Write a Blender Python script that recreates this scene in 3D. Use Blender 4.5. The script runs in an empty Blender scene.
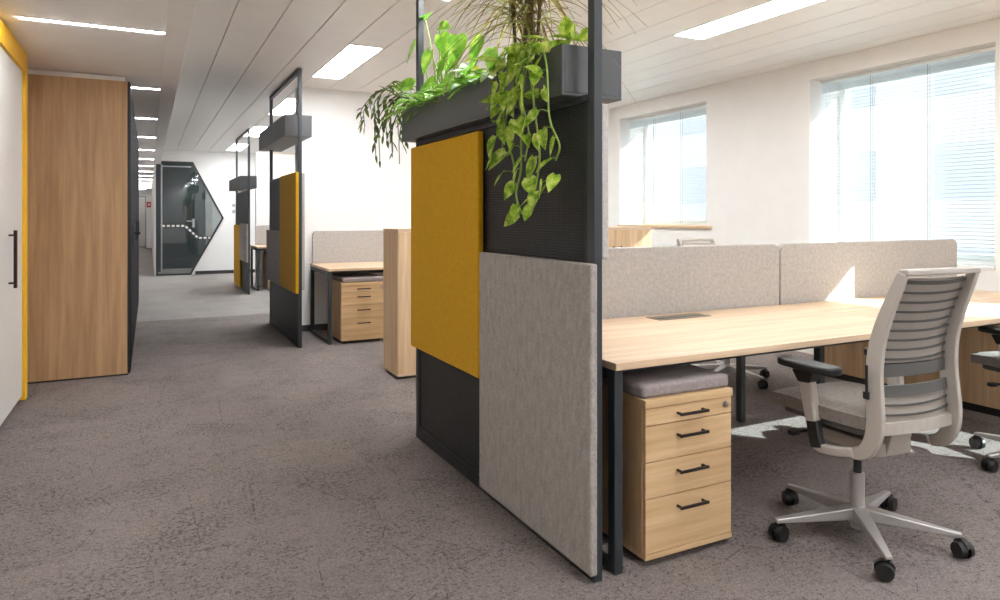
import bpy, bmesh, math, random
from mathutils import Vector, Matrix
random.seed(7)
PI = math.pi
sc = bpy.context.scene
col = sc.collection

# ---------------------------------------------------------------- helpers
class MB:
    def __init__(s): s.v = []; s.f = []
    def add(s, vs, fs):
        b = len(s.v); s.v += [tuple(p) for p in vs]; s.f += [tuple(i+b for i in f) for f in fs]; return s
    def box(s, x0, x1, y0, y1, z0, z1):
        vs = [(x,y,z) for z in (z0,z1) for y in (y0,y1) for x in (x0,x1)]
        return s.add(vs, [(0,2,3,1),(4,5,7,6),(0,1,5,4),(2,6,7,3),(0,4,6,2),(1,3,7,5)])
    def bar(s, p, q, w, h, up=(0,0,1), w2=None, h2=None):
        p = Vector(p); q = Vector(q); d = (q-p).normalized(); u = Vector(up)
        r = d.cross(u).normalized(); u = r.cross(d).normalized()
        w2 = w if w2 is None else w2; h2 = h if h2 is None else h2
        vs = [c + r*(a*ww/2) + u*(b*hh/2) for c, ww, hh in ((p,w,h),(q,w2,h2)) for a, b in ((-1,-1),(1,-1),(1,1),(-1,1))]
        return s.add(vs, [(0,3,2,1),(4,5,6,7),(0,1,5,4),(1,2,6,5),(2,3,7,6),(3,0,4,7)])
    def cyl(s, p, q, r, r2=None, n=20):
        p = Vector(p); q = Vector(q); d = (q-p).normalized(); r2 = r if r2 is None else r2
        a = d.orthogonal().normalized(); b = d.cross(a)
        vs = [c + (a*math.cos(2*PI*i/n) + b*math.sin(2*PI*i/n))*rr for c, rr in ((p,r),(q,r2)) for i in range(n)]
        fs = [(i,(i+1)%n,n+(i+1)%n,n+i) for i in range(n)]
        return s.add(vs, fs + [tuple(range(n-1,-1,-1)), tuple(range(n,2*n))])
    def tube(s, pts, r, n=6, taper=1.0):
        pts = [Vector(p) for p in pts]; m = len(pts); vs = []
        prev = None
        for i, p in enumerate(pts):
            d = (pts[min(i+1,m-1)] - pts[max(i-1,0)]).normalized()
            if prev is None: a = d.orthogonal().normalized()
            else:
                a = prev - d*prev.dot(d)
                a = a.normalized() if a.length > 1e-5 else d.orthogonal().normalized()
            prev = a; b = d.cross(a); rr = r*(1+(taper-1)*i/(m-1))
            vs += [p + (a*math.cos(2*PI*k/n)+b*math.sin(2*PI*k/n))*rr for k in range(n)]
        fs = [(i*n+k, i*n+(k+1)%n, (i+1)*n+(k+1)%n, (i+1)*n+k) for i in range(m-1) for k in range(n)]
        fs += [tuple(range(n-1,-1,-1)), tuple(range((m-1)*n, m*n))]
        return s.add(vs, fs)
    def sweep(s, pts, wx, d):
        """closed rectangular section along a path in a YZ-ish plane; wx across X, d in the path's plane"""
        pts = [Vector(p) for p in pts]; m = len(pts); vs = []
        for i, p in enumerate(pts):
            t = (pts[min(i+1,m-1)] - pts[max(i-1,0)]).normalized()
            xx = Vector((1,0,0)); xx = (xx - t*xx.dot(t)).normalized(); nn = xx.cross(t)
            w_ = wx[i] if isinstance(wx, (list,tuple)) else wx; d_ = d[i] if isinstance(d, (list,tuple)) else d
            vs += [p + xx*(a*w_/2) + nn*(b*d_/2) for a, b in ((-1,-1),(1,-1),(1,1),(-1,1))]
        fs = [(i*4+k, i*4+(k+1)%4, (i+1)*4+(k+1)%4, (i+1)*4+k) for i in range(m-1) for k in range(4)]
        fs += [(3,2,1,0), tuple(range((m-1)*4, m*4))]
        return s.add(vs, fs)
    def prism(s, poly, ax, a0, a1):
        """poly in the two other axes, extruded along axis ax"""
        def P(u, v, w): return {0:(w,u,v), 1:(u,w,v), 2:(u,v,w)}[ax]
        n = len(poly); vs = [P(u,v,a0) for u,v in poly] + [P(u,v,a1) for u,v in poly]
        fs = [(i,(i+1)%n,n+(i+1)%n,n+i) for i in range(n)] + [tuple(range(n-1,-1,-1)), tuple(range(n,2*n))]
        return s.add(vs, fs)
    def rounded(s, x0, x1, y0, y1, z0, z1, r, ax=1, n=6, corners=(1,1,1,1)):
        U = {0:(y0,y1,z0,z1), 1:(x0,x1,z0,z1), 2:(x0,x1,y0,y1)}[ax]; W = {0:(x0,x1),1:(y0,y1),2:(z0,z1)}[ax]
        u0,u1,v0,v1 = U; poly = []
        for k,(cu,cv,a) in enumerate(((u0+r,v0+r,PI),(u1-r,v0+r,1.5*PI),(u1-r,v1-r,0),(u0+r,v1-r,PI/2))):
            if corners[k]:
                poly += [(cu+r*math.cos(a+PI/2*i/n), cv+r*math.sin(a+PI/2*i/n)) for i in range(n+1)]
            else: poly.append(((u0,u1,u1,u0)[k], (v0,v0,v1,v1)[k]))
        return s.prism(poly, ax, *W)
    def build(s, name, m, parent=None, bevel=0, smooth=0, loc=None, origin=None, seg=2):
        me = bpy.data.meshes.new(name)
        vs = s.v
        if origin is not None: vs = [(a-origin[0], b-origin[1], c-origin[2]) for a,b,c in vs]; loc = origin
        me.from_pydata(vs, [], s.f); me.update()
        bm = bmesh.new(); bm.from_mesh(me); bmesh.ops.recalc_face_normals(bm, faces=bm.faces); bm.to_mesh(me); bm.free()
        me.materials.append(m)
        if smooth:
            me.polygons.foreach_set('use_smooth', [True]*len(me.polygons)); me.set_sharp_from_angle(angle=math.radians(smooth))
        o = bpy.data.objects.new(name, me); col.objects.link(o)
        if loc: o.location = loc
        if parent: o.parent = parent
        if bevel:
            b = o.modifiers.new('bevel','BEVEL'); b.width = bevel; b.segments = seg; b.limit_method = 'ANGLE'; b.angle_limit = math.radians(40)
            b.harden_normals = False
        return o

def tag(o, label, cat, group=None):
    o['label'] = label; o['category'] = cat
    if group: o['group'] = group
    return o
def thing(name, label, cat, loc=(0,0,0), rz=0, group=None):
    o = bpy.data.objects.new(name, None); col.objects.link(o); o.location = loc; o.rotation_euler = (0,0,rz)
    o.empty_display_size = .1
    return tag(o, label, cat, group)
def struct(o): o['kind'] = 'structure'; return o
def dup(o, loc=None, rz=None, label=None, group=None, parent=None):
    c = o.copy(); col.objects.link(c)
    if parent is not None: c.parent = parent
    if loc is not None: c.location = loc
    if rz is not None: c.rotation_euler = (0,0,rz)
    if label: c['label'] = label
    if group: c['group'] = group
    for ch in list(o.children): dup(ch, parent=c)
    return c
def catmull(pts, k=6):
    P = [Vector(p) for p in pts]; P = [P[0]*2-P[1]] + P + [P[-1]*2-P[-2]]; out = []
    for i in range(1, len(P)-2):
        a,b,c,d = P[i-1:i+3]
        for j in range(k):
            t = j/k
            out.append(.5*((2*b)+(c-a)*t+(2*a-5*b+4*c-d)*t*t+(3*b-a-3*c+d)*t**3))
    return out + [P[-2]]

# ---------------------------------------------------------------- materials
def lin(r, g, b):
    return tuple(((c/255)/12.92 if c/255 <= .04045 else ((c/255+.055)/1.055)**2.4) for c in (r,g,b)) + (1,)
class NT:
    def __init__(s, name):
        s.m = bpy.data.materials.new(name); s.m.use_nodes = True; s.t = s.m.node_tree
        s.b = s.t.nodes['Principled BSDF']; s.out = s.t.nodes['Material Output']
    def n(s, t, **kw):
        x = s.t.nodes.new(t)
        for k, v in kw.items():
            if k.startswith('i_'): x.inputs[k[2:].replace('_',' ')].default_value = v
            else: setattr(x, k, v)
        return x
    def l(s, a, b): s.t.links.new(a, b)
    def coord(s, scale=(1,1,1), kind='Object'):
        c = s.n('ShaderNodeTexCoord'); mp = s.n('ShaderNodeMapping'); mp.inputs['Scale'].default_value = scale
        s.l(c.outputs[kind], mp.inputs['Vector']); return mp.outputs['Vector']
    def ramp(s, fac, stops):
        r = s.n('ShaderNodeValToRGB'); e = r.color_ramp.elements
        e[0].position, e[0].color = stops[0]; e[1].position, e[1].color = stops[-1]
        for p, c in stops[1:-1]: x = e.new(p); x.color = c
        s.l(fac, r.inputs['Fac']); return r.outputs['Color']
    def noise(s, vec, scale, detail=3, rough=.5, dist=0):
        x = s.n('ShaderNodeTexNoise'); x.inputs['Scale'].default_value = scale; x.inputs['Detail'].default_value = detail
        x.inputs['Roughness'].default_value = rough; x.inputs['Distortion'].default_value = dist
        s.l(vec, x.inputs['Vector']); return x.outputs['Fac']
    def math(s, op, a, b=None):
        x = s.n('ShaderNodeMath', operation=op)
        for i, q in enumerate((a, b)):
            if q is None: continue
            if isinstance(q, (int,float)): x.inputs[i].default_value = q
            else: s.l(q, x.inputs[i])
        return x.outputs[0]
    def mix(s, fac, a, b, blend='MIX'):
        x = s.n('ShaderNodeMix', data_type='RGBA', blend_type=blend)
        for k, q in ((0,fac),(6,a),(7,b)):
            if isinstance(q, (int,float,tuple)): x.inputs[k].default_value = q
            else: s.l(q, x.inputs[k])
        return x.outputs[2]
    def bump(s, h, strength, dist=.002):
        x = s.n('ShaderNodeBump'); x.inputs['Strength'].default_value = strength; x.inputs['Distance'].default_value = dist
        s.l(h, x.inputs['Height']); s.l(x.outputs[0], s.b.inputs['Normal'])
def plain(name, c, rough=.6, metal=0, spec=.5, bump=0):
    t = NT(name); t.b.inputs['Base Color'].default_value = c; t.b.inputs['Roughness'].default_value = rough
    t.b.inputs['Metallic'].default_value = metal; t.b.inputs['Specular IOR Level'].default_value = spec
    v = t.coord(); n = t.noise(v, 6, 3)
    t.l(t.mix(n, tuple(x*.96 for x in c[:3])+(1,), tuple(min(1,x*1.04) for x in c[:3])+(1,)), t.b.inputs['Base Color'])
    if bump: t.bump(t.noise(v, bump, 2), .25, .001)
    return t.m
def oak(name, axis, light, dark, rough=.5):
    t = NT(name); sc_ = [16,16,16]; sc_[axis] = .9
    v = t.coord(tuple(sc_)); a = t.noise(v, 1.3, 4, .55, .4)
    sc2 = [60,60,60]; sc2[axis] = 2.2; b = t.noise(t.coord(tuple(sc2)), 1.5, 3, .6)
    f = t.math('ADD', t.math('MULTIPLY', a, .7), t.math('MULTIPLY', b, .3))
    t.l(t.ramp(f, [(.36, dark), (.5, tuple((p+q)/2 for p,q in zip(light,dark))), (.62, light)]), t.b.inputs['Base Color'])
    t.b.inputs['Roughness'].default_value = rough; t.bump(f, .12, .001); return t.m
def fabric(name, c1, c2, scale=260, rough=.95, stretch=(1,1,1)):
    t = NT(name); v = t.coord(stretch); a = t.noise(v, scale, 2, .7); b = t.noise(v, scale*.18, 3, .6)
    f = t.math('ADD', t.math('MULTIPLY', a, .6), t.math('MULTIPLY', b, .4))
    t.l(t.ramp(f, [(.38,c2),(.6,c1)]), t.b.inputs['Base Color']); t.b.inputs['Roughness'].default_value = rough
    t.b.inputs['Specular IOR Level'].default_value = .15; t.b.inputs['Sheen Weight'].default_value = .1
    t.bump(a, .35, .001); return t.m
def emit(name, c, s):
    t = NT(name); t.b.inputs['Base Color'].default_value = c; t.b.inputs['Emission Color'].default_value = c
    t.b.inputs['Emission Strength'].default_value = s; return t.m
def thin_glass(name, tint, refl=.06, power=1.0):
    t = NT(name); t.t.nodes.remove(t.b)
    tr = t.n('ShaderNodeBsdfTransparent'); tr.inputs['Color'].default_value = tint
    gl = t.n('ShaderNodeBsdfGlossy'); gl.inputs['Roughness'].default_value = .02
    lw = t.n('ShaderNodeLayerWeight'); lw.inputs['Blend'].default_value = .5
    mx = t.n('ShaderNodeMixShader'); f = t.math('ADD', t.math('MULTIPLY', t.math('POWER', lw.outputs['Facing'], 4.0), power), refl); f2 = t.math('MINIMUM', f, 1.0)
    t.l(f2, mx.inputs[0]); t.l(tr.outputs[0], mx.inputs[1]); t.l(gl.outputs[0], mx.inputs[2]); t.l(mx.outputs[0], t.out.inputs['Surface'])
    return t.m

M = {}
M['wall'] = plain('warm white wall paint', lin(234,232,230), .85, bump=180)
M['soffit'] = plain('cream plasterboard', lin(236,233,231), .8)
M['base'] = plain('dark baseboard', lin(52,50,50), .6)
M['tile'] = plain('white metal ceiling plank', lin(238,236,234), .4, spec=.5)
M['gap'] = plain('dark ceiling void', lin(72,70,68), .9)
M['lampframe'] = plain('white lamp frame', lin(235,232,228), .5)
M['panel_light'] = emit('ceiling lamp diffuser', (.95,.98,1,1), 15)
M['line_light'] = emit('linear lamp diffuser', (.98,.985,1,1), 33)
M['black'] = plain('black powder coat', lin(30,32,34), .45)
M['slate'] = plain('slate grey powder coat', lin(46,50,54), .42)
M['plantergrey'] = plain('anthracite planter paint', lin(78,78,80), .5)
M['soil'] = plain('dark potting soil', lin(45,34,26), .95, bump=90)
M['yellowpaint'] = plain('yellow lacquer', lin(246,190,30), .45)
M['whitelac'] = plain('white lacquer', lin(226,223,220), .35)
M['darkdoor'] = plain('black glossy lacquer', lin(12,12,18), .7, 0, .12)
M['handle'] = plain('dark bronze handle', lin(44,34,32), .4, .4)
M['steel'] = plain('brushed steel', lin(170,170,172), .35, .9)
M['alu'] = plain('polished aluminium', lin(186,182,180), .36, .45)
M['chairframe'] = plain('warm grey chair frame', lin(176,168,160), .45)
M['chairdark'] = plain('graphite chair plastic', lin(84,82,80), .55)
M['rubber'] = plain('black plastic', lin(22,22,23), .42)
M['screen'] = fabric('light grey melange felt', lin(188,183,179), lin(162,156,151))
M['grey_felt'] = fabric('grey melange felt', lin(172,165,160), lin(140,133,128), 240, stretch=(1,1,.35))
M['yellow_felt'] = fabric('mustard felt', lin(204,156,24), lin(188,141,14), 300)
M['cushion'] = fabric('mauve grey cushion fabric', lin(156,145,144), lin(128,118,117), 330)
M['seatfab'] = fabric('taupe seat fabric', lin(138,130,124), lin(112,105,99), 330)
M['plate'] = plain('outlet metal', lin(128,116,104), .4, .5)
M['red'] = plain('red enamel', lin(196,60,52), .5)
M['trimbeige'] = plain('beige trim', lin(214,196,176), .7)
M['frame_white'] = plain('white window frame', lin(232,234,232), .5)
M['outside'] = plain('pale paving outside', lin(205,208,212), .9)
M['oak_v'] = oak('pale oak upright grain', 2, lin(222,192,156), lin(194,160,122))
M['oak_x'] = oak('pale oak lengthwise grain', 0, lin(220,194,166), lin(200,170,138))
M['oak_drawer'] = oak('golden oak drawer grain', 0, lin(216,184,142), lin(192,156,114))
M['oak_drawer_v'] = oak('golden oak side grain', 2, lin(208,174,134), lin(184,148,108))
M['oak_y'] = oak('pale oak side grain', 1, lin(218,188,152), lin(196,164,126))
M['oak_brown'] = oak('brown oak panel', 2, lin(200,164,124), lin(172,136,98))
M['glass'] = thin_glass('clear window glass', (.97,.985,.98,1), .02)
M['tint'] = thin_glass('smoky green glass', lin(192,196,197), .07, 1.2)
M['teal'] = plain('dark teal wall', lin(70,80,83), .6)
M['leaf'] = None

def leafmat(name, c1, c2, c3, scale=14):
    t = NT(name); v = t.coord(); n = t.noise(v, scale, 4, .6)
    c = t.ramp(n, [(.36,c1),(.52,c2),(.66,c3)])
    t.l(c, t.b.inputs['Base Color']); t.b.inputs['Roughness'].default_value = .42
    tr = t.n('ShaderNodeBsdfTranslucent'); mx = t.n('ShaderNodeMixShader'); mx.inputs[0].default_value = .5
    t.l(c, tr.inputs['Color']); t.l(t.b.outputs[0], mx.inputs[1]); t.l(tr.outputs[0], mx.inputs[2]); t.l(mx.outputs[0], t.out.inputs['Surface'])
    return t.m
M['leaf'] = leafmat('bright green leaf', lin(88,146,42), lin(128,180,58), lin(186,216,100))
M['leaf_pothos'] = leafmat('variegated pothos leaf', lin(104,150,36), lin(176,208,66), lin(232,238,140), 30)
M['leaf_dark'] = leafmat('dusky strand leaf', lin(44,62,26), lin(84,104,44), lin(112,128,58))
M['leaf_drac'] = leafmat('red edged blade', lin(104,66,52), lin(140,130,70), lin(188,196,100), 9)
M['leaf_yel'] = leafmat('yellowing leaf', lin(150,170,30), lin(214,204,40), lin(232,216,60), 10)
M['vine'] = plain('pale green vine', lin(132,158,70), .5)
M['stem'] = plain('brown stem', lin(86,66,44), .7)

t = NT('translucent blind slat'); t.b.inputs['Base Color'].default_value = lin(188,192,195); t.b.inputs['Roughness'].default_value = .5
tr = t.n('ShaderNodeBsdfTranslucent'); tr.inputs['Color'].default_value = lin(235,238,240)
mx = t.n('ShaderNodeMixShader'); mx.inputs[0].default_value = .2
t.l(t.b.outputs[0], mx.inputs[1]); t.l(tr.outputs[0], mx.inputs[2]); t.l(mx.outputs[0], t.out.inputs['Surface']); M['slat'] = t.m

# ribbed dark acoustic panel
t = NT('dark ribbed panel'); v = t.coord((1,1,1))
sx = t.n('ShaderNodeSeparateXYZ'); t.l(v, sx.inputs[0])
nz = t.noise(t.coord((1,6,1)), 9, 2)
w = t.math('SINE', t.math('ADD', t.math('MULTIPLY', sx.outputs['Z'], 2*PI/.011), t.math('MULTIPLY', nz, 9)))
w2 = t.math('SINE', t.math('MULTIPLY', sx.outputs['Y'], 2*PI/.016))
h = t.math('ADD', w, t.math('MULTIPLY', w2, .22))
t.l(t.ramp(h, [(.2, lin(15,15,18)), (1.0, lin(38,37,41))]), t.b.inputs['Base Color'])
t.b.inputs['Roughness'].default_value = .5; t.bump(h, .5, .002); M['ribbed'] = t.m

# chair mesh
t = NT('open knit chair mesh'); v = t.coord(); sx = t.n('ShaderNodeSeparateXYZ'); t.l(v, sx.inputs[0])
a = t.math('SINE', t.math('MULTIPLY', sx.outputs['X'], 2*PI/.005)); b = t.math('SINE', t.math('MULTIPLY', sx.outputs['Z'], 2*PI/.005))
h = t.math('MULTIPLY', a, b)
t.l(t.ramp(h, [(.0, lin(176,167,158)), (.8, lin(128,120,112))]), t.b.inputs['Base Color']); t.b.inputs['Roughness'].default_value = .8
M['mesh'] = t.m

# carpet
t = NT('distressed grey carpet'); v = t.coord()
fine = t.noise(v, 120, 4, .85)
mid = t.noise(v, 46, 5, .85, .5)
big = t.noise(v, 1.9, 4, .6, .3)
streak = t.noise(t.coord((1,5,1)), 9, 4, .7, 1.0)
br = t.n('ShaderNodeTexBrick'); br.offset = .5; br.inputs['Scale'].default_value = 1
br.inputs['Brick Width'].default_value = .5; br.inputs['Row Height'].default_value = .5; br.inputs['Mortar Size'].default_value = .0015
br.inputs['Color1'].default_value = (.2,.2,.2,1); br.inputs['Color2'].default_value = (.8,.8,.8,1); br.inputs['Mortar'].default_value = (0,0,0,1)
t.l(v, br.inputs['Vector'])
def cl01(x):
    q = t.n('ShaderNodeClamp'); t.l(x, q.inputs[0]); return q.outputs[0]
patch = t.noise(v, 2.6, 4, .65, .4)
spots = cl01(t.math('MULTIPLY', t.math('SUBTRACT', t.noise(v, 58, 5, .85, 0), t.math('SUBTRACT', .685, t.math('MULTIPLY', patch, .28))), 22))
lines = cl01(t.math('SUBTRACT', 1.0, t.math('MULTIPLY', t.math('ABSOLUTE', t.math('SUBTRACT', t.noise(v, 5, 9, .78, .1), .5)), 75)))
vor = t.n('ShaderNodeTexVoronoi', feature='DISTANCE_TO_EDGE'); vor.inputs['Scale'].default_value = 2.3
t.l(v, vor.inputs['Vector'])
cracks = cl01(t.math('SUBTRACT', 1.0, t.math('MULTIPLY', vor.outputs['Distance'], 130)))
brk = cl01(t.math('MULTIPLY', t.math('SUBTRACT', t.noise(v, 16, 4, .8, 0), .47), 14))
lm = cl01(t.math('ADD', spots, t.math('MULTIPLY', t.math('ADD', t.math('MULTIPLY', lines, .8), cracks), brk)))
f2 = t.math('ADD', t.math('MULTIPLY', fine, .85), t.math('MULTIPLY', mid, .3))
base = t.ramp(f2, [(.42, lin(100,92,89)), (.70, lin(152,142,138))])
c = t.mix(t.math('MULTIPLY', lm, .72), base, lin(60,52,49))
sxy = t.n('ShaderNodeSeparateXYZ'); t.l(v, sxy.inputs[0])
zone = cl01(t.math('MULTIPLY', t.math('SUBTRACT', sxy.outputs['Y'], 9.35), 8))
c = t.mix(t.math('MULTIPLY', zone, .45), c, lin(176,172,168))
c = t.mix(.10, c, br.outputs['Color'], 'OVERLAY')
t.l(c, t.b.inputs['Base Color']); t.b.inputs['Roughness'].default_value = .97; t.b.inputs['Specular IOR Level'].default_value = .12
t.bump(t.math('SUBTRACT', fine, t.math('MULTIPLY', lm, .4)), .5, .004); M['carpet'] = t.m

# ---------------------------------------------------------------- world, sun, camera
w = bpy.data.worlds.new('daylight'); sc.world = w; w.use_nodes = True; nt = w.node_tree
bg = nt.nodes['Background']; tc = nt.nodes.new('ShaderNodeTexCoord'); sp = nt.nodes.new('ShaderNodeSeparateXYZ'); rp = nt.nodes.new('ShaderNodeValToRGB')
nt.links.new(tc.outputs['Generated'], sp.inputs[0]); nt.links.new(sp.outputs['Z'], rp.inputs['Fac']); nt.links.new(rp.outputs['Color'], bg.inputs['Color'])
e = rp.color_ramp.elements; e[0].position = 0; e[0].color = (.88,.92,.95,1); e[1].position = .5; e[1].color = (.90,.95,1,1)
bg.inputs['Strength'].default_value = 1.15
sun = bpy.data.objects.new('sun_lamp', bpy.data.lights.new('sun_lamp', 'SUN')); col.objects.link(sun)
sun.data.energy = 9; sun.data.angle = .008; sun.data.color = (.86,1,.985)
sun.rotation_euler = Vector((-1, 1.15, -.78)).to_track_quat('-Z','Y').to_euler(); sun.location = (9,-4,6)
cam = bpy.data.objects.new('camera', bpy.data.cameras.new('camera')); col.objects.link(cam); sc.camera = cam
cam.location = (0,0,1.27); cam.rotation_euler = (PI/2, 0, -math.radians(26.96)); cam.data.lens = 24.84; cam.data.sensor_width = 36
cam.data.shift_y = -.0835; cam.data.clip_start = .05
sc.view_settings.view_transform = 'Standard'; sc.view_settings.look = 'None'; sc.view_settings.gamma = 1
sc.view_settings.use_curve_mapping = False; sc.view_settings.exposure = 1.12
try:
    sc.cycles.max_bounces = 14; sc.cycles.diffuse_bounces = 8; sc.cycles.transparent_max_bounces = 24; sc.cycles.caustics_reflective = False; sc.cycles.caustics_refractive = False
    sc.cycles.sample_clamp_indirect = 8
except Exception: pass

# ---------------------------------------------------------------- shell
XR, XO = 5.45, 5.97           # inner and outer face of the window wall
YF = 16.5                     # far wall
struct(MB().box(-1.42,XO,-3.2,33,-.12,0).build('floor', M['carpet'], origin=(0,0,0)))
struct(MB().box(-1.55,-1.42,-3.2,33,0,2.9).build('wall_left', M['wall']))
struct(MB().box(-1.55,XO,-3.35,-3.2,0,2.9).build('wall_back', M['wall']))
struct(MB().box(-1.55,.3,33,33.2,0,2.9).build('wall_end', M['wall']))
wins = [(-.42,1.19,.905),(2.82,4.39,.905),(5.72,7.28,1.165),(8.65,10.2,.905),(11.55,13.1,.905),(14.35,15.9,.905)]
wr = MB(); y = -3.35; HEAD = 2.535
for a, b, s in wins:
    wr.box(XR,XO,y,a,0,2.9); wr.box(XR,XO,a,b,0,s); wr.box(XR,XO,a,b,HEAD,2.9); y = b
wr.box(XR,XO,y,YF+5,0,2.9)
struct(wr.build('wall_right', M['wall']))
struct(MB().box(1.46,XR,7.78,7.93,0,2.7).build('wall_between_bays', M['wall']))
struct(MB().box(1.452,XR,7.768,7.78,0,.07).build('baseboard_between_bays', M['base']))
struct(MB().box(1.75,XR,13.3,13.42,0,2.43).build('wall_rear_bay', M['wall']))
struct(MB().box(1.742,XR,13.288,13.43,2.43,2.455).build('trim_1', M['trimbeige']))
# far wall with the hexagonal opening
hexp = [(.135,.0),(.82,.0),(1.484,1.237),(.858,2.462),(.135,2.462)]
fw = MB()
for poly in ([(.135,2.462),(.858,2.462),(.858,2.9),(.135,2.9)], [(.858,2.462),(1.484,1.237),(XR,1.237),(XR,2.9),(.858,2.9)],
             [(.82,0),(XR,0),(XR,1.237),(1.484,1.237)]):
    fw.prism(poly, 1, YF, YF+.1)
struct(fw.build('wall_far', M['wall']))
struct(MB().box(.90,XR,YF-.012,YF,0,.075).build('baseboard_far', M['base']))
struct(MB().box(.105,.13,YF,33,0,2.9).build('wall_corridor', M['wall']))
struct(MB().box(.13,4.2,20.5,20.6,0,2.9).box(4.1,4.2,YF+.1,20.5,0,2.9).build('wall_meeting_room', M['wall']))
struct(MB().box(.14,1.25,18.6,18.68,0,2.7).build('partition_dark_panel', M['teal']))
# soffit over the corridor
sf = MB().box(-1.42,.088,-3.2,33,2.40,2.44).box(.088,.223,-3.2,33,2.392,2.44).box(.203,.223,-3.2,33,2.44,2.75)
struct(sf.build('ceiling_soffit', M['soffit'], bevel=.003))
struct(MB().box(-1.55,XO,-3.35,33.2,2.76,2.9).build('ceiling', M['gap']))
xs = [.223] + [.53+.315*k for k in range(16)] + [XR]
ys = [-3.2]
for n in range(-2, 7): ys += [2.75+2.93*n, 4.25+2.93*n]
ys = sorted(v for v in ys if -3.2 <= v < 20.5) + [20.5]
lights = set()
for i in range(len(xs)-1):
    if abs(xs[i]-1.475) < .01 or abs(xs[i]-3.68) < .01:
        for j in range(len(ys)-1):
            if any(abs(ys[j]-(2.75+2.93*n)) < .02 for n in range(-2,7)): lights.add((i,j))
ct = MB()
for i in range(len(xs)-1):
    for j in range(len(ys)-1):
        if (i,j) in lights: continue
        g = .0042; ct.box(xs[i]+g, xs[i+1]-g, ys[j]+.0012, ys[j+1]-.0012, 2.70, 2.72)
struct(ct.build('ceiling_planks', M['tile']))
lamp_desc = {(4,2.75):'recessed bright ceiling panel over the planter divider nearest the camera',
 (4,5.68):'recessed bright ceiling panel before the wall between the bays, above the second divider',
 (4,8.61):'recessed bright ceiling panel seen through the open frame of the second divider',
 (4,11.54):'recessed bright ceiling panel above the third divider, half hidden by its frame',
 (4,14.47):'recessed bright ceiling panel closest to the far wall with the hexagonal door',
 (11,2.75):'long recessed bright ceiling panel above the office chair and the window desks',
 (11,5.68):'recessed ceiling panel above the oak cupboards, hidden behind the plant box end'}
for (i,j) in sorted(lights):
    key = [d for (k,yy),d in lamp_desc.items() if abs(yy-ys[j])<.02 and ((k==4)==(xs[i]<2))]
    lb = key[0] if key else 'recessed ceiling panel lamp outside the view'
    tl = thing('ceiling_light', lb, 'ceiling light', ((xs[i]+xs[i+1])/2, (ys[j]+ys[j+1])/2, 2.70), 0, 'recessed ceiling panels')
    hw = (xs[i+1]-xs[i])/2-.004; hl = (ys[j+1]-ys[j])/2-.004
    MB().box(-hw,hw,-hl,-hl+.014,0,.03).box(-hw,hw,hl-.014,hl,0,.03).box(-hw,-hw+.012,-hl,hl,0,.03).box(hw-.012,hw,-hl,hl,0,.03).build('lamp_frame', M['lampframe'], tl)
    MB().box(-hw+.012,hw-.012,-hl+.014,hl-.014,.008,.02).build('diffuser', M['panel_light'], tl)
order = ['first','second','third','fourth','fifth','sixth','seventh','eighth','ninth','tenth','eleventh','twelfth','thirteenth']
n = 0; proto = None
for k in range(-3, 14):
    Y = 4.72 + 2.1*k
    if k < 0: lb = 'linear soffit lamp outside the view'
    elif k == 0: lb = 'longest thin line of light in the corridor ceiling, nearest the camera'
    else: lb = 'thin line of light in corridor ceiling, %s beyond the wardrobe corner' % order[k-1]
    if proto is None:
        proto = thing('linear_light', lb, 'ceiling light', (-.29,Y,2.40), 0, 'thin lines of light in the corridor ceiling')
        MB().box(-.37,.37,-.024,-.017,-.004,.0).box(-.37,.37,.017,.024,-.004,.0).build('lamp_frame', M['lampframe'], proto)
        MB().box(-.368,.368,-.017,.017,-.006,-.001).build('diffuser', M['line_light'], proto)
    else: dup(proto, (-.29,Y,2.40), 0, lb)

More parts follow.
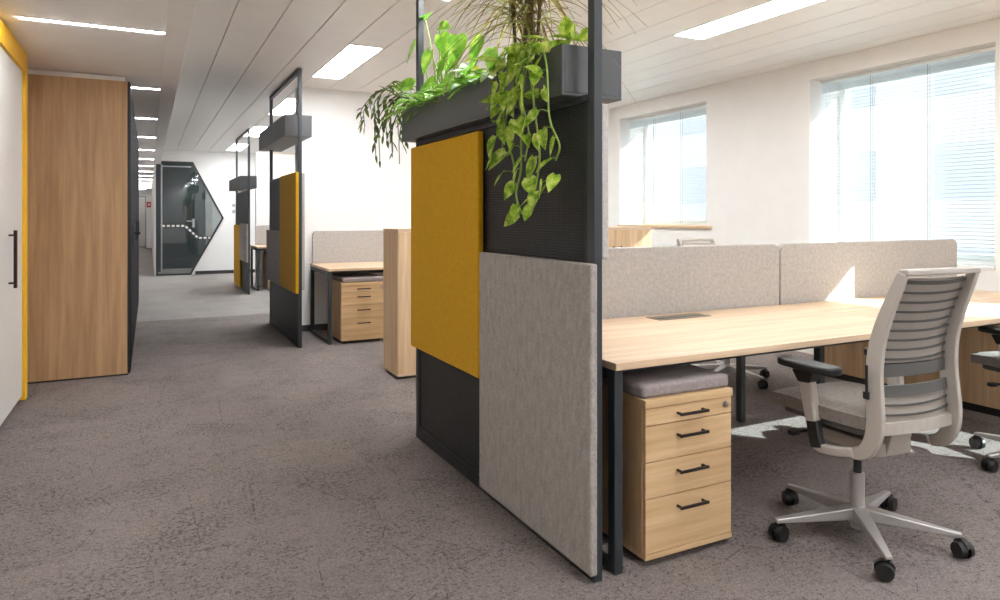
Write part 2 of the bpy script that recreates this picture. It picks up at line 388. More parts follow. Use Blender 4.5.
# ---------------------------------------------------------------- windows and blinds
struct(MB().box(XO+.5,60,-60,80,-3.1,-3.0).build('exterior_ground', M['outside']))
wl = [None,'white venetian blind at the big window behind the office chair','white venetian blind at the smaller window above the oak cupboards']
bl = None
for i, (a, b, s) in enumerate(wins):
    wn = MB(); x0, x1 = 5.86, 5.93; fwd = .06
    wn.box(x0,x1,a,a+fwd,s,HEAD).box(x0,x1,b-fwd,b,s,HEAD).box(x0,x1,a+fwd,b-fwd,s,s+fwd).box(x0,x1,a+fwd,b-fwd,HEAD-fwd,HEAD)
    o = struct(wn.build('window_%d'%(i+1), M['frame_white'], bevel=.003))
    MB().box(5.89,5.896,a+fwd,b-fwd,s+fwd,HEAD-fwd).build('window_glass', M['glass'], o)
    MB().box(XR-.035 if i==2 else XR-.012,5.86,a-(.08 if i==2 else 0.0),b+.0,s-.025 if i==2 else s-.02,s+.001 if i==2 else s+.001).build('window_sill', M['oak_y'] if i==2 else M['frame_white'], o, bevel=.002)
    if i in (1,2):
        ln = b-a-.03; bx = 5.60
        t_ = thing('window_blind', wl[i], 'window blind', (bx,(a+b)/2,s+.003), 0, 'white venetian blinds')
        H = HEAD - s - .003
        MB().box(-.02,.02,-ln/2,ln/2,H-.03,H-.004).build('headrail', M['frame_white'], t_, bevel=.002)
        sl = MB(); nn = int((H-.14)/.030)
        for k in range(nn):
            z = .035+.030*k; tl_ = math.radians(9); cx, cz = .0145*math.cos(tl_), .0145*math.sin(tl_)
            sl.add([(-cx,-ln/2,z-cz),(0,-ln/2,z+.002),(cx,-ln/2,z+cz),(-cx,ln/2,z-cz),(0,ln/2,z+.002),(cx,ln/2,z+cz),
                    (-cx,-ln/2,z-cz-.0006),(0,-ln/2,z+.0014),(cx,-ln/2,z+cz-.0006),(-cx,ln/2,z-cz-.0006),(0,ln/2,z+.0014),(cx,ln/2,z+cz-.0006)],
                   [(0,1,4,3),(1,2,5,4),(7,6,9,10),(8,7,10,11),(6,0,3,9),(2,8,11,5),(0,6,7,1),(1,7,8,2),(4,10,9,3),(5,11,10,4)])
        # the gathered slats under the headrail
        for k in range(8): sl.box(-.0135,.0135,-ln/2,ln/2,H-.038-.011*k-.001,H-.038-.011*k)
        sl.build('slats', M['slat'], t_)
        MB().box(-.014,.014,-ln/2,ln/2,.004,.018).build('bottom_rail', M['frame_white'], t_, bevel=.002)
        for q in (-.5,-.14,.18,.5):
            yq = q*ln if abs(q)<.4 else math.copysign(ln/2-.06,q)
            MB().box(-.0165,-.0150,yq-.0015,yq+.0015,.018,H-.04).box(.0150,.0165,yq-.0015,yq+.0015,.018,H-.04).build('ladder_cord', M['plate'] if abs(q)<.4 else M['frame_white'], t_)

ob = thing('office_building', 'pale blue grey office building outside, seen through the white blinds', 'building', (24,16,-3))
MB().box(0,12,-22,34,0,11).build('facade', plain('pale facade', lin(200,203,206), .8), ob)
wm = plain('facade window glass', lin(182,187,193), .5)
for fl in range(3):
    for k in range(13):
        y0 = -20.5+4.2*k; o = MB().box(-.04,.02,y0,y0+2.0,1.4+3.5*fl,3.2+3.5*fl).build('window_pane', wm, ob)
MB().box(-.2,12.2,-22.2,34.2,11,11.3).build('roof', M['frame_white'], ob)

# ---------------------------------------------------------------- hexagonal glass door
hd = thing('glass_door', 'dark hexagonal glass door and pane in the far white wall', 'door', (.8,YF,0))
hx = [(u-.8, v) for u, v in hexp]
fr = MB()
def inset(poly, d):
    out = []; n = len(poly)
    for i in range(n):
        p0, p1, p2 = (Vector(poly[(i+k)%n]) for k in (-1,0,1))
        d1 = (p1-p0).normalized(); d2 = (p2-p1).normalized(); n1 = Vector((-d1.y,d1.x)); n2 = Vector((-d2.y,d2.x))
        bis = (n1+n2).normalized(); out.append(p1 + bis*(d/ max(.3, bis.dot(n1))))
    return out
hi = inset(hx, .035); n = 5
for i in range(n):
    a, b, c, d = hx[i], hx[(i+1)%n], hi[(i+1)%n], hi[i]
    fr.prism([tuple(a),tuple(b),tuple(c),tuple(d)], 1, -.03, .05)
fr.build('door_frame', M['slate'], hd)
MB().prism([tuple(p) for p in hi], 1, .004, .014).build('glass_pane', M['tint'], hd)
MB().box(-.63,-.58,-.035,.0,.08,2.43).build('jamb_post', M['slate'], hd)
MB().box(-.575,-.545,-.02,.0,.10,2.40).box(-.545,0.02,-.02,.0,2.34,2.365).build('leaf_edge', M['steel'], hd)
MB().cyl((.07,-.05,1.17),(-.07,-.05,1.17),.011,n=10).cyl((.07,-.05,1.17),(.07,.004,1.17),.011,n=10).box(.045,.09,-.006,.004,1.03,1.22).build('door_handle', M['steel'], hd, smooth=40)
ds = [(-.65,1.15),(-.57,1.068),(-.10,1.066),(.16,.80),(.44,.80)]
dk = MB(); lt = MB()
for (p, q) in zip(ds, ds[1:]):
    p = Vector(p); q = Vector(q); L = (q-p).length; d = (q-p)/L; m = max(1, round(L/.095)); u = Vector((-d.y,d.x))
    def strip(mb, s0, s1, w, y0, y1):
        a = p+d*s0; b = p+d*s1
        mb.prism([tuple(a-u*w),tuple(b-u*w),tuple(b+u*w),tuple(a+u*w)], 1, y0, y1)
    strip(dk, 0, L, .035, -.0015, .003)
    for k in range(m): strip(lt, L*(k+.18)/m, L*(k+.82)/m, .021, -.003, -.0016)
dk.build('marking_band', M['black'], hd); lt.build('marking_dashes', M['whitelac'], hd)

sw = MB().box(-.04,.04,-.01,0,-.045,.045).build('switch_plate', M['whitelac'], bevel=.002); sw.location = (1.69,YF,1.52)
tag(sw, 'upper small switch plate on the white wall beside the hexagonal door', 'switch', 'wall switches')
sk = MB().box(-.028,.028,-.013,-.009,-.03,.03).build('rocker', M['steel'], sw)
dup(sw, (1.69,YF,1.38), 0, 'lower small switch plate on the white wall beside the hexagonal door')

tl = thing('ceiling_light', 'ceiling lamp inside the meeting room behind the hexagonal glass door', 'ceiling light', (2.2,18.2,2.66))
MB().box(-.75,.75,-.16,.16,0,.03).build('diffuser', M['panel_light'], tl)
# corridor end
struct(MB().box(-.10,.105,31.2,33,0,2.4).build('pillar_corridor', M['wall']))
ax = tag(MB().box(-.07,.09,-.06,0,-.11,.11).build('fire_alarm_box', M['red'], bevel=.006), 'small red alarm box on the white pillar at the corridor end', 'alarm box'); ax.location = (-.02,31.2,1.75)
MB().box(-.02,.05,-.064,-.058,-.04,.04).build('call_glass', M['whitelac'], ax)
dr = MB().box(-.72,-.66,32.9,33,0,2.15).box(-.16,-.10,32.9,33,0,2.15).box(-.66,-.16,32.9,33,2.09,2.15)
o = struct(dr.build('door_1', M['steel'])); MB().box(-.66,-.16,32.94,32.98,0.01,2.09).build('door_leaf', M['whitelac'], o)

# ---------------------------------------------------------------- corridor wardrobes
wd = thing('white_wardrobe', 'white lacquered wardrobe framed in yellow with a black bar handle', 'wardrobe', (-1.1,2.9,0))
def W(mb, *a): return mb
x0 = -.30+.30   # door plane at x=-0.805
MB().box(-.31,.298,-3.9,2.76,.06,2.26).build('carcass', M['whitelac'], wd)
MB().box(-.31,.27,-3.9,2.74,0,.06).build('plinth', M['base'], wd)
yf = MB().box(-.31,.35,2.76,2.84,0.02,2.395).box(-.31,.35,-3.9,2.76,2.262,2.395)
yf.build('surround', M['yellowpaint'], wd, bevel=.003)
hp = None
for k, ye in enumerate([2.75, 1.55, .35, -.85]):
    dd = MB().box(.302,.332,ye-1.19,ye-.004,.055,2.258).build('door', M['whitelac'], wd, bevel=.002)
    hy = ye-1.155+.0; hy = 4.14-2.9 if k == 0 else ye-1.10
    if k == 0: hy = 2.24
    hm = MB().box(.358,.376,hy-.012,hy+.012,.83,1.185)
    for z in (.86,1.155): hm.cyl((.33,hy,z),(.366,hy,z),.006,n=10)
    hm.build('handle', M['handle'], dd, bevel=.002)
ow = thing('oak_wardrobe', 'tall brown oak sided wardrobe with glossy black doors facing the corridor', 'wardrobe', (-.75,6.285,0))
MB().box(-.62,.595,0,.03,.012,2.352).build('side_panel', M['oak_brown'], ow, bevel=.001)
MB().box(-.62,.585,.03,5.2,.012,2.35).build('carcass', M['black'], ow)
MB().box(-.62,.60,0.0,5.2,0,.012).build('plinth', M['black'], ow)
MB().box(-.62,.58,.012,5.2,2.352,2.391).build('filler_strip', M['whitelac'], ow)
MB().box(.597,.612,0,.03,.012,2.352).build('edge_strip', M['black'], ow)
for k in range(6):
    a = .032+.86*k; dd = MB().box(.588,.616,a,a+.855,.016,2.35).build('door', M['darkdoor'], ow, bevel=.001)
    hm = MB().cyl((.616,a+.78,1.1),(.665,a+.78,1.1),.009,n=10).cyl((.665,a+.78,1.1),(.665,a+.66,1.1),.009,n=10) if k == 1 else MB().box(.616,.622,a+.80,a+.81,1.0,1.2)
    hm.build('handle', M['black'], dd, smooth=40)

# ---------------------------------------------------------------- room dividers
def divider(X, Y0, spec, label, back, pl):
    """near end at Y0, 1.79 m long; local origin at the near post's foot"""
    L = 1.79
    t = thing('room_divider', label, 'room divider', (X,Y0,0), 0, 'black framed corridor dividers with plant boxes')
    for y in (0, L-.04): MB().box(-.017,.017,y,y+.04,0,2.70).build('post', M['slate'], t, bevel=.002)
    MB().box(-.017,.017,.04,L-.04,.0,.05).build('bottom_rail', M['black'], t, bevel=.002)
    MB().box(-.017,.017,.04,L-.04,2.665,2.70).build('top_rail', M['slate'], t, bevel=.002)
    MB().box(-.02,.02,.04,L-.04,1.675,1.70).build('middle_rail', M['slate'], t, bevel=.002)
    MB().box(-.009,.009,.04,L-.04,.05,1.675).build('backing_panel', M['ribbed'], t)
    lips = MB()
    for a, b, c, d in ((.04,.055,.05,1.675),(L-.055,L-.04,.05,1.675),(.055,L-.055,.05,.075)): lips.box(-.014,.014,a,b,c,d)
    lips.build('panel_bead', M['black'], t)
    for (a, b, z0, z1, mat, side) in spec:
        xx = (-.046,-.0155) if side < 0 else (.0155,.046)
        o = MB().box(xx[0],xx[1],a,b,z0,z1).build('felt_panel', M[mat], t, bevel=.008, seg=3)
        o['label'] = {'yellow_felt':'mustard yellow felt panel','grey_felt':'grey felt panel','screen':'light grey felt panel'}[mat]
    px0, px1, py0, py1, pz0, pz1 = pl
    pb = MB(); th = .012
    pb.box(px0,px1,py0,py1,pz0,pz0+th).box(px0,px0+th,py0,py1,pz0+th,pz1).box(px1-th,px1,py0,py1,pz0+th,pz1)
    pb.box(px0+th,px1-th,py0,py0+th,pz0+th,pz1).box(px0+th,px1-th,py1-th,py1,pz0+th,pz1)
    p = pb.build('planter_box', M['plantergrey'], t, bevel=.002)
    MB().box(px0+th,px1-th,py0+th,py1-th,pz0+th,pz1-.035).build('soil', M['soil'], p)
    return t
divider(1.39, 1.98, [(-.02,.875,.035,1.107,'grey_felt',-1),(.885,1.80,.525,1.665,'yellow_felt',-1),(.0,.895,1.12,1.665,'screen',1)],
        'nearest dark room divider, grey and yellow felt panels, plant box full of greenery', 1, (-.073,.19,.12,1.87,1.705,1.89))
divider(1.30, 6.81, [(-.01,.90,.525,1.70,'yellow_felt',-1),(.905,1.84,.52,1.11,'grey_felt',-1),(.0,.90,.56,1.69,'screen',1)],
        'second dark room divider, tall yellow panel at near end, empty grey plant box on top', 1, (-.12,.14,.14,1.92,2.06,2.27))
divider(1.45, 11.85, [(-.01,.90,.52,1.15,'grey_felt',-1),(.905,1.84,.035,1.12,'yellow_felt',-1)],
        'farthest dark room divider, small yellow panel at its far end, near the hexagonal door', 1, (-.12,.14,.14,1.92,1.74,1.94))

# ---------------------------------------------------------------- desks
def leg_frame(t, x, y0, y1, top=.725, floorbar=True):
    for y in (y0, y1-.04): MB().box(x,x+.036,y,y+.04,.006 if not floorbar else .0,top).build('leg', M['slate'], t, bevel=.002)
    f = MB().box(x,x+.036,y0+.04,y1-.04,top-.04,top)
    if floorbar: MB().box(x,x+.036,y0+.04,y1-.04,0,.03).build('floor_rail', M['slate'], t, bevel=.002)
    f.build('leg_rail', M['slate'], t, bevel=.002)
def desk(loc, w, d, label, legs, group, flap=None):
    t = thing('desk', label, 'desk', loc, 0, group)
    top = MB().box(0,w,0,d,.726,.752).build('tabletop', M['oak_x'], t, bevel=.0015)
    cw = w-.06 if legs else w-.44
    MB().box(.06,cw,.12,.16,.686,.726).box(.06,cw,d-.16,d-.12,.686,.726).build('crossbar', M['black'], t)
    for kind, x in legs:
        if kind == 'frame': leg_frame(t, x, .012, d-.012)
        else:
            MB().box(x-.02,x+.02,kind[0]-.02,kind[0]+.02,.0,.686).build('leg', M['slate'], t, bevel=.002)
            MB().box(x-.02,x+.02,.12,d-.12,.686,.726).build('leg_rail', M['slate'], t)
    if flap:
        a, b, c, e = flap
        fl = MB().box(a,b,c,e,.7515,.7545).build('cable_flap', M['plate'], t, bevel=.001)
        MB().box(a+.02,b-.02,c+.035,c+.05,.7546,.7555).build('flap_slot', M['chairdark'], fl)
    return t
G1 = 'oak desks of the workstation by the windows'
desk((1.465,1.978,0), 1.839, .89, 'long oak desk beside the grey felt divider, drawer pedestal underneath', [('frame',.002),((.60,),1.809)], G1, (.80,1.14,.72,.83))
desk((3.306,1.978,0), 1.898, .89, 'sunlit oak desk end behind the office chair, near the big window', [], G1, (1.2,1.52,.72,.83))
desk((1.465,2.93,0), 1.839, .89, 'oak desk hidden behind the fabric screen, next to the divider', [('frame',.002),((.21,),1.809)], G1)
desk((3.306,2.93,0), 1.898, .89, 'oak desk hidden behind the fabric screen, next to the big window', [], G1)
def screen(x0, x1, y, label, group=None, name='desk_screen', corners=(0,0,1,1)):
    t = thing(name, label, 'desk screen', ((x0+x1)/2
              ,y,.655), 0, group); hw = (x1-x0)/2
    MB().rounded(-hw,hw,-.019,.019,0,.455,.05,1,6,corners).build('felt_board', M['screen'], t, bevel=.006, smooth=50)
    for q in (-hw*.6, hw*.6): MB().box(q-.03,q+.03,-.024,.024,.01,.06).build('clamp', M['chairdark'], t)
    return t
screen(1.47,3.315,2.899,'light grey fabric screen on the long desk, nearer the divider','desk screens of the window workstation', corners=(0,0,1,1))
screen(3.325,5.09,2.899,'light grey fabric screen on the desks, ending in front of the big window','desk screens of the window workstation')
sb = thing('sideboard', 'low pale oak cupboard under the window end of the desks', 'cupboard', (4.99,3.0,0))
MB().box(-.20,.20,-.95,.80,.05,.685).build('carcass', M['oak_v'], sb, bevel=.002)
MB().box(-.19,.19,-.93,.78,0,.05).build('plinth', M['black'], sb)
MB().box(-.205,.205,-.955,.805,.685,.7255).build('top_board', M['oak_x'], sb)

# second and third bays
desk((1.58,6.84,0), 1.8, .883, 'oak desk against the white wall behind the second divider', [('frame',.002)], 'oak desks in the bays behind')
screen(1.61,3.38,7.742,'grey fabric screen on the desk against the white wall','desk screens in the bays behind')
desk((1.64,12.35,0), 1.8, .883, 'oak desk just visible behind the farthest divider', [('frame',.002)], 'oak desks in the bays behind')
screen(1.73,3.49,13.254,'grey fabric screen on the desk behind the farthest divider','desk screens in the bays behind')

# ---------------------------------------------------------------- drawer pedestals with seat pads
def pedestal(x0, x1, y0, y1, label):
    w = x1-x0; d = y1-y0
    t = thing('drawer_pedestal', label, 'drawer pedestal', ((x0+x1)/2, y0, 0), 0, 'oak drawer pedestals under the desks')
    h = w/2
    MB().box(-h,-h+.018,.02,d,.05,.578).box(h-.018,h,.02,d,.05,.578).box(-h+.018,h-.018,d-.015,d,.05,.578).build('side_panel', M['oak_drawer_v'], t, bevel=.001)
    MB().box(-h,h,0,d,.03,.05).build('bottom_board', M['oak_drawer'], t, bevel=.001)
    MB().box(-h-.002,h+.002,-.002,d,.578,.607).build('top_board', M['oak_drawer'], t, bevel=.001)
    MB().box(-h+.02,h-.02,.035,d-.02,.052,.575).build('inner_box', M['black'], t)
    for z0, z1 in ((.052,.247),(.250,.379),(.382,.511),(.514,.576)):
        dr = MB().box(-h+.002,h-.002,.002,.02,z0,z1).build('drawer', M['oak_drawer'], t, bevel=.001)
        zc = z1-.045 if z1-z0 > .1 else (z0+z1)/2
        MB().box(-.068,.068,-.030,-.021,zc-.005,zc+.005).box(-.064,-.056,-.022,.003,zc-.004,zc+.004).box(.056,.064,-.022,.003,zc-.004,zc+.004).build('handle', M['handle'], dr, bevel=.0012)
    MB().cyl((h-.035,.003,.55),(h-.035,-.006,.55),.011,n=14).build('lock', M['steel'], t, smooth=40)
    for a in (-h+.05,h-.05):
        for b in (.07,d-.06):
            MB().cyl((a-.012,b,.016),(a+.012,b,.016),.016,n=14).box(a-.006,a+.006,b-.006,b+.006,.016,.03).build('caster', M['rubber'], t, smooth=40)
    return t
def pad(loc, w, d, label):
    t = MB(); n = 14; 
    o = MB().box(-w/2,w/2,0,d,0,.05).build('seat_cushion', M['cushion'], bevel=.016, seg=4); o.location = loc
    return tag(o, label, 'seat cushion', 'seat pads on the drawer pedestals')
pedestal(1.590,2.010,1.973,2.55,'oak drawer pedestal with black handles under the long desk by the near divider')
pad((1.80,1.985,.6072),.425,.54,'mauve grey seat pad on the drawer pedestal under the long desk')
pedestal(1.70,2.15,6.815,7.40,'oak drawer pedestal under the desk against the white wall, behind the second divider')
pad((1.925,6.825,.6072),.425,.54,'pale grey seat pad on the pedestal behind the second divider')
pedestal(1.83,2.265,12.42,12.98,'oak drawer pedestal glimpsed behind the farthest divider')
pad((2.049,12.43,.6072),.425,.54,'grey seat pad on the pedestal behind the farthest divider')

# tall oak cupboards between the bays
def cupboard(x0, label):
    w = .83; t = thing('storage_cupboard', label, 'cupboard', (x0+w/2,5.14,0), 0, 'row of chest high oak cupboards')
    h = w/2
    MB().box(-h,h,.018,.375,.04,1.147).build('carcass', M['oak_v'], t, bevel=.001)
    MB().box(-h-.001,h+.001,0,.378,1.147,1.172).build('top_board', M['oak_x'], t, bevel=.001)
    MB().box(-h-.001,h+.001,0,.378,.022,.04).build('bottom_board', M['oak_x'], t, bevel=.001)
    MB().box(-h+.02,h-.02,.03,.36,0,.022).build('plinth', M['black'], t)
    for s in (-1,1):
        a, b = (-h+.002,-.0015) if s < 0 else (.0015,h-.002)
        dd = MB().box(a,b,.0,.017,.042,1.145).build('door', M['oak_v'], t, bevel=.001)
        MB().box(s*.04-.005,s*.04+.005,-.03,-.022,.85,1.0).box(s*.04-.004,s*.04+.004,-.022,.001,.86,.868).box(s*.04-.004,s*.04+.004,-.022,.001,.982,.99).build('handle', M['handle'], dd)
    return t
cupboard(1.725,'chest high oak cupboard standing just behind the yellow felt divider panel')
cupboard(2.557,'middle oak cupboard of the row, hidden behind the near divider')
cupboard(3.389,'oak cupboard at the window end of the row, its top seen above the desk screen')

# ---------------------------------------------------------------- office chairs (face +Y)
def chair(loc, rz, base_ang, label):
    t = thing('office_chair', label, 'office chair', loc, rz, 'grey swivel chairs')
    b0 = base_ang - rz
    base = MB(); base.cyl((0,0,.035),(0,0,.255),.026,n=24).cyl((0,0,.055),(0,0,.125),.036,.033,n=24)
    for k in range(5):
        a = b0 + 2*PI*k/5; d = Vector((math.cos(a),math.sin(a),0))
        p0 = d*.02+Vector((0,0,.100)); p1 = d*.345+Vector((0,0,.080))
        base.bar(p0, p1, .058, .048, w2=.024, h2=.016)
    base.build('star_base', M['alu'], t, bevel=.004, smooth=40)
    for k in range(5):
        a = b0 + 2*PI*k/5; d = Vector((math.cos(a),math.sin(a),0)); c = d*.34; ca = a + 1.1 + .9*k
        ax_ = Vector((math.cos(ca),math.sin(ca),0)); fx = Vector((-ax_.y,ax_.x,0)); c2 = c + fx*.012
        m = MB()
        for s in (-1,1): m.cyl(c2+ax_*(s*.008)+Vector((0,0,.0325)), c2+ax_*(s*.027)+Vector((0,0,.0325)), .0325, .028, n=20)
        m.cyl(c2-ax_*.008+Vector((0,0,.0325)), c2+ax_*.008+Vector((0,0,.0325)), .020, n=16)
        m.cyl(c+Vector((0,0,.030)), c+Vector((0,0,.074)), .007, n=12)
        # hood
        pts = [c2+fx*(.036*math.cos(q))+Vector((0,0,.034+.036*math.sin(q))) for q in [x*PI/8 for x in range(1,8)]]
        for p, q in zip(pts, pts[1:]): m.bar(p, q, .020, .003, up=ax_.cross((q-p)))
        m.build('caster', M['rubber'], t, smooth=40)
    MB().cyl((0,0,.255),(0,0,.385),.015,n=18).build('gas_lift', M['black'], t, smooth=40)
    # mechanism under the seat
    mech = MB(); mech.rounded(-.10,.10,-.17,.14,.375,.425,.035,2)
    mech.prism([(-.17,.38),(-.20,.478),(.12,.478),(.14,.42),(.12,.385)], 0, -.055, .055)
    mech.build('tilt_mechanism', M['chairframe'], t, bevel=.006)
    MB().cyl((-.10,.09,.405),(-.215,.10,.412),.006,n=8).rounded(-.25,-.21,.085,.115,.403,.42,.006,2,3).build('lever', M['rubber'], t, smooth=40)
    # seat
    W2, D0, D1 = .218, -.225, .262; nx, ny = 10, 12; vs = []; fs = []
    for lay in (0,1):
        for j in range(ny+1):
            for i in range(nx+1):
                u = -1+2*i/nx; v = -1+2*j/ny; 
                uu = u*math.sqrt(1-.40*v*v*.5) ; vv = v*math.sqrt(1-.34*u*u*.5)
                x = uu*W2*1.04; yy = (D0+D1)/2 + vv*(D1-D0)/2*1.04
                edge = max(abs(u),abs(v))**6
                top = .568 - .012*(1-u*u)*(1-v*v) - .02*edge - .03*max(0,v-.45)**1.5
                z = top if lay == 0 else .490 + .012*edge - .02*max(0,v-.6)
                vs.append((x,yy,z))
    q = (nx+1)*(ny+1)
    for j in range(ny):
        for i in range(nx):
            a = j*(nx+1)+i; fs += [(a,a+1,a+nx+2,a+nx+1),(q+a,q+a+nx+1,q+a+nx+2,q+a+1)]
    for i in range(nx): fs += [(i,q+i,q+i+1,i+1),(ny*(nx+1)+i,ny*(nx+1)+i+1,q+ny*(nx+1)+i+1,q+ny*(nx+1)+i)]
    for j in range(ny):
        a = j*(nx+1); b = a+nx; fs += [(a,a+nx+1,q+a+nx+1,q+a),(b,q+b,q+b+nx+1,b+nx+1)]
    st = MB().add(vs, fs).build('seat', M['seatfab'], t, smooth=60)
    sh = MB().rounded(-.20,.20,-.20,.21,.474,.494,.05,2).build('seat_shell', M['chairdark'], t, bevel=.004)
    # side frames: upright, lower loop, arm post
    prof = [(-.155,.405),(-.205,.425),(-.238,.48),(-.246,.55),(-.240,.63),(-.236,.72),(-.246,.82),(-.275,.92),(-.320,1.03),(-.338,1.075)]
    prof = [(v.y, v.z) for v in catmull([(0,a,b) for a,b in prof], 4)]
    def yb(z):
        for (a,b),(c,d) in zip(prof, prof[1:]):
            if b <= z <= d: return a+(c-a)*(z-b)/max(1e-6,d-b)
        return prof[-1][0]
    def hw(z): return .203 - .022*max(0,(z-.45)/.6)
    for s in (-1,1):
        up = [(s*hw(z), y, z) for y, z in prof]
        n_ = len(up); dd = [.030+.036*math.sin(PI*min(1,max(0,(i/(n_-1))))**.8*.9+.25) for i in range(n_)]
        MB().sweep(up, .020, dd).build('back_upright', M['chairframe'], t, bevel=.004, smooth=50)
        loop = catmull([(s*.203,-.16,.408),(s*.218,-.10,.396),(s*.226,-.04,.390),(s*.228,.0,.400)], 4)
        MB().sweep(loop, .030, .034).build('arm_bracket', M['chairframe'], t, bevel=.005, smooth=50)
        ar = MB().sweep([(s*.229,-.022,.388),(s*.231,-.010,.43),(s*.232,.0,.488)], .030, .052).build('arm_sleeve', M['black'], t, bevel=.005, smooth=50)
        MB().sweep([(s*.232,.0,.482),(s*.233,.010,.54),(s*.235,.022,.61),(s*.235,.026,.635)], .036, [.050,.055,.058,.058]).build('arm_post', M['chairframe'], t, bevel=.008, smooth=50)
        blk = MB().sweep([(s*.235,.026,.628),(s*.235,.030,.676)], .05, [.055,.11]); blk.build('arm_joint', M['rubber'], t, bevel=.006)
        pd = MB(); pts = []
        cx, cy, L_, w_ = s*.238, .018, .268, .092
        poly = []
        for k in range(24):
            a = 2*PI*k/24; ca, sa = math.cos(a), math.sin(a)
            poly.append((cx+math.copysign(abs(ca)**.5,ca)*w_/2, cy+math.copysign(abs(sa)**.35,sa)*L_/2))
        pd.prism(poly, 2, .678, .708); pd.build('armrest_pad', M['rubber'], t, bevel=.008, smooth=50, seg=3)
    # top and bottom cross bars of the back
    MB().bar((-.188,-.342,1.078),(.188,-.342,1.078),.036,.022,up=(0,0,1)).build('top_bar', M['chairframe'], t, bevel=.006, seg=3)
    bb = [(x, -.232-.018*(1-(x/.2)**2), .512) for x in [-.2+.40*i/10 for i in range(11)]]
    m = MB()
    for p, q_ in zip(bb, bb[1:]): m.bar(p, q_, .030, .042)
    m.build('bottom_bar', M['chairframe'], t, smooth=60)
    def band(name, z0, z1, mat, off, nz, th=.006, bow=.028):
        vs = []; fs = []; nx = 12
        for lay in (0,1):
            for j in range(nz+1):
                z = z0+(z1-z0)*j/nz
                for i in range(nx+1):
                    u = -1+2*i/nx
                    vs.append((u*(hw(z)-.012), yb(z)+off - bow*(1-u*u) + bow*.3 - lay*th, z + (.006*(u*u-1) if name == 'wire_rib' else 0)))
        q = (nx+1)*(nz+1)
        for j in range(nz):
            for i in range(nx):
                a = j*(nx+1)+i; fs += [(a,a+nx+1,a+nx+2,a+1),(q+a,q+a+1,q+a+nx+2,q+a+nx+1)]
        for i in range(nx): e = nz*(nx+1)+i; fs += [(i,i+1,q+i+1,q+i),(e,q+e,q+e+1,e+1)]
        for j in range(nz): a = j*(nx+1); b = a+nx; fs += [(a,q+a,q+a+nx+1,a+nx+1),(b,b+nx+1,q+b+nx+1,q+b)]
        return MB().add(vs, fs).build(name, M[mat], t, smooth=60)
    band('backrest_mesh', .742, 1.055, 'mesh', .016, 10)
    band('backrest_mesh', .53, .625, 'mesh', .016, 5)
    for k in range(9):
        z = .757+.035*k; band('wire_rib', z, z+(.008 if k<8 else .014), 'chairdark', .006, 1, .006)
    for z in (.56,.595): band('wire_rib', z, z+.006, 'chairdark', .006, 1, .006)
    band('lumbar_band', .695, .740, 'chairdark', .008, 2, .008)
    band('lumbar_band', .625, .665, 'chairdark', .004, 2, .008)
    MB().box(-.215,-.208,-.222,-.216,.62,.74).box(-.218,-.208,-.229,-.209,.62,.645).build('height_slider', M['black'], t)
    return t
R = math.radians
chair((2.510,1.80,0), R(-5), R(88), 'grey swivel chair with its slatted back to the viewer, drawn up to the long desk')
chair((4.04,1.85,0), R(-14), R(90), 'grey swivel chair at the window end of the desks, only its armrest and casters showing')
chair((4.00,3.98,0), R(180), R(-86), 'swivel chair behind the fabric screen, its casters seen under the desk')

# ---------------------------------------------------------------- plants
def leaf(mb, p, d, up, L, W, droop=.25, fold=.18, shape='heart'):
    p = Vector(p); d = Vector(d).normalized(); up = Vector(up); r = d.cross(up)
    r = r.normalized() if r.length > 1e-4 else d.orthogonal().normalized(); u = r.cross(d).normalized()
    prof = {'heart':[(0,.0,),(.02,.55),(.16,.95),(.35,1.0),(.6,.78),(.82,.38),(1,.0)],
            'lance':[(0,.1),(.2,.7),(.45,1),(.7,.75),(.88,.4),(1,0)],
            'blade':[(0,.7),(.2,1),(.4,1),(.6,.85),(.8,.55),(1,.05)]}[shape]
    vs = []
    for i, (s, w) in enumerate(prof):
        back = -.10*L if (shape == 'heart' and i == 1) else 0
        c = p + d*(L*s) - Vector((0,0,1))*(droop*L*s*s)
        e = d*back
        vs += [c - r*(w*W/2) + u*(fold*w*W/2) + e, c, c + r*(w*W/2) + u*(fold*w*W/2) + e]
    fs = []
    for i in range(len(prof)-1):
        a = i*3; fs += [(a,a+1,a+4,a+3),(a+1,a+2,a+5,a+4)]
    mb.add(vs, fs)
def rv(a, b): return random.uniform(a, b)
TO_CAM = Vector((-.75,-.6,.15))
def foliage(mb, name, mat, root): return mb.build(name, M[mat], root, smooth=80)

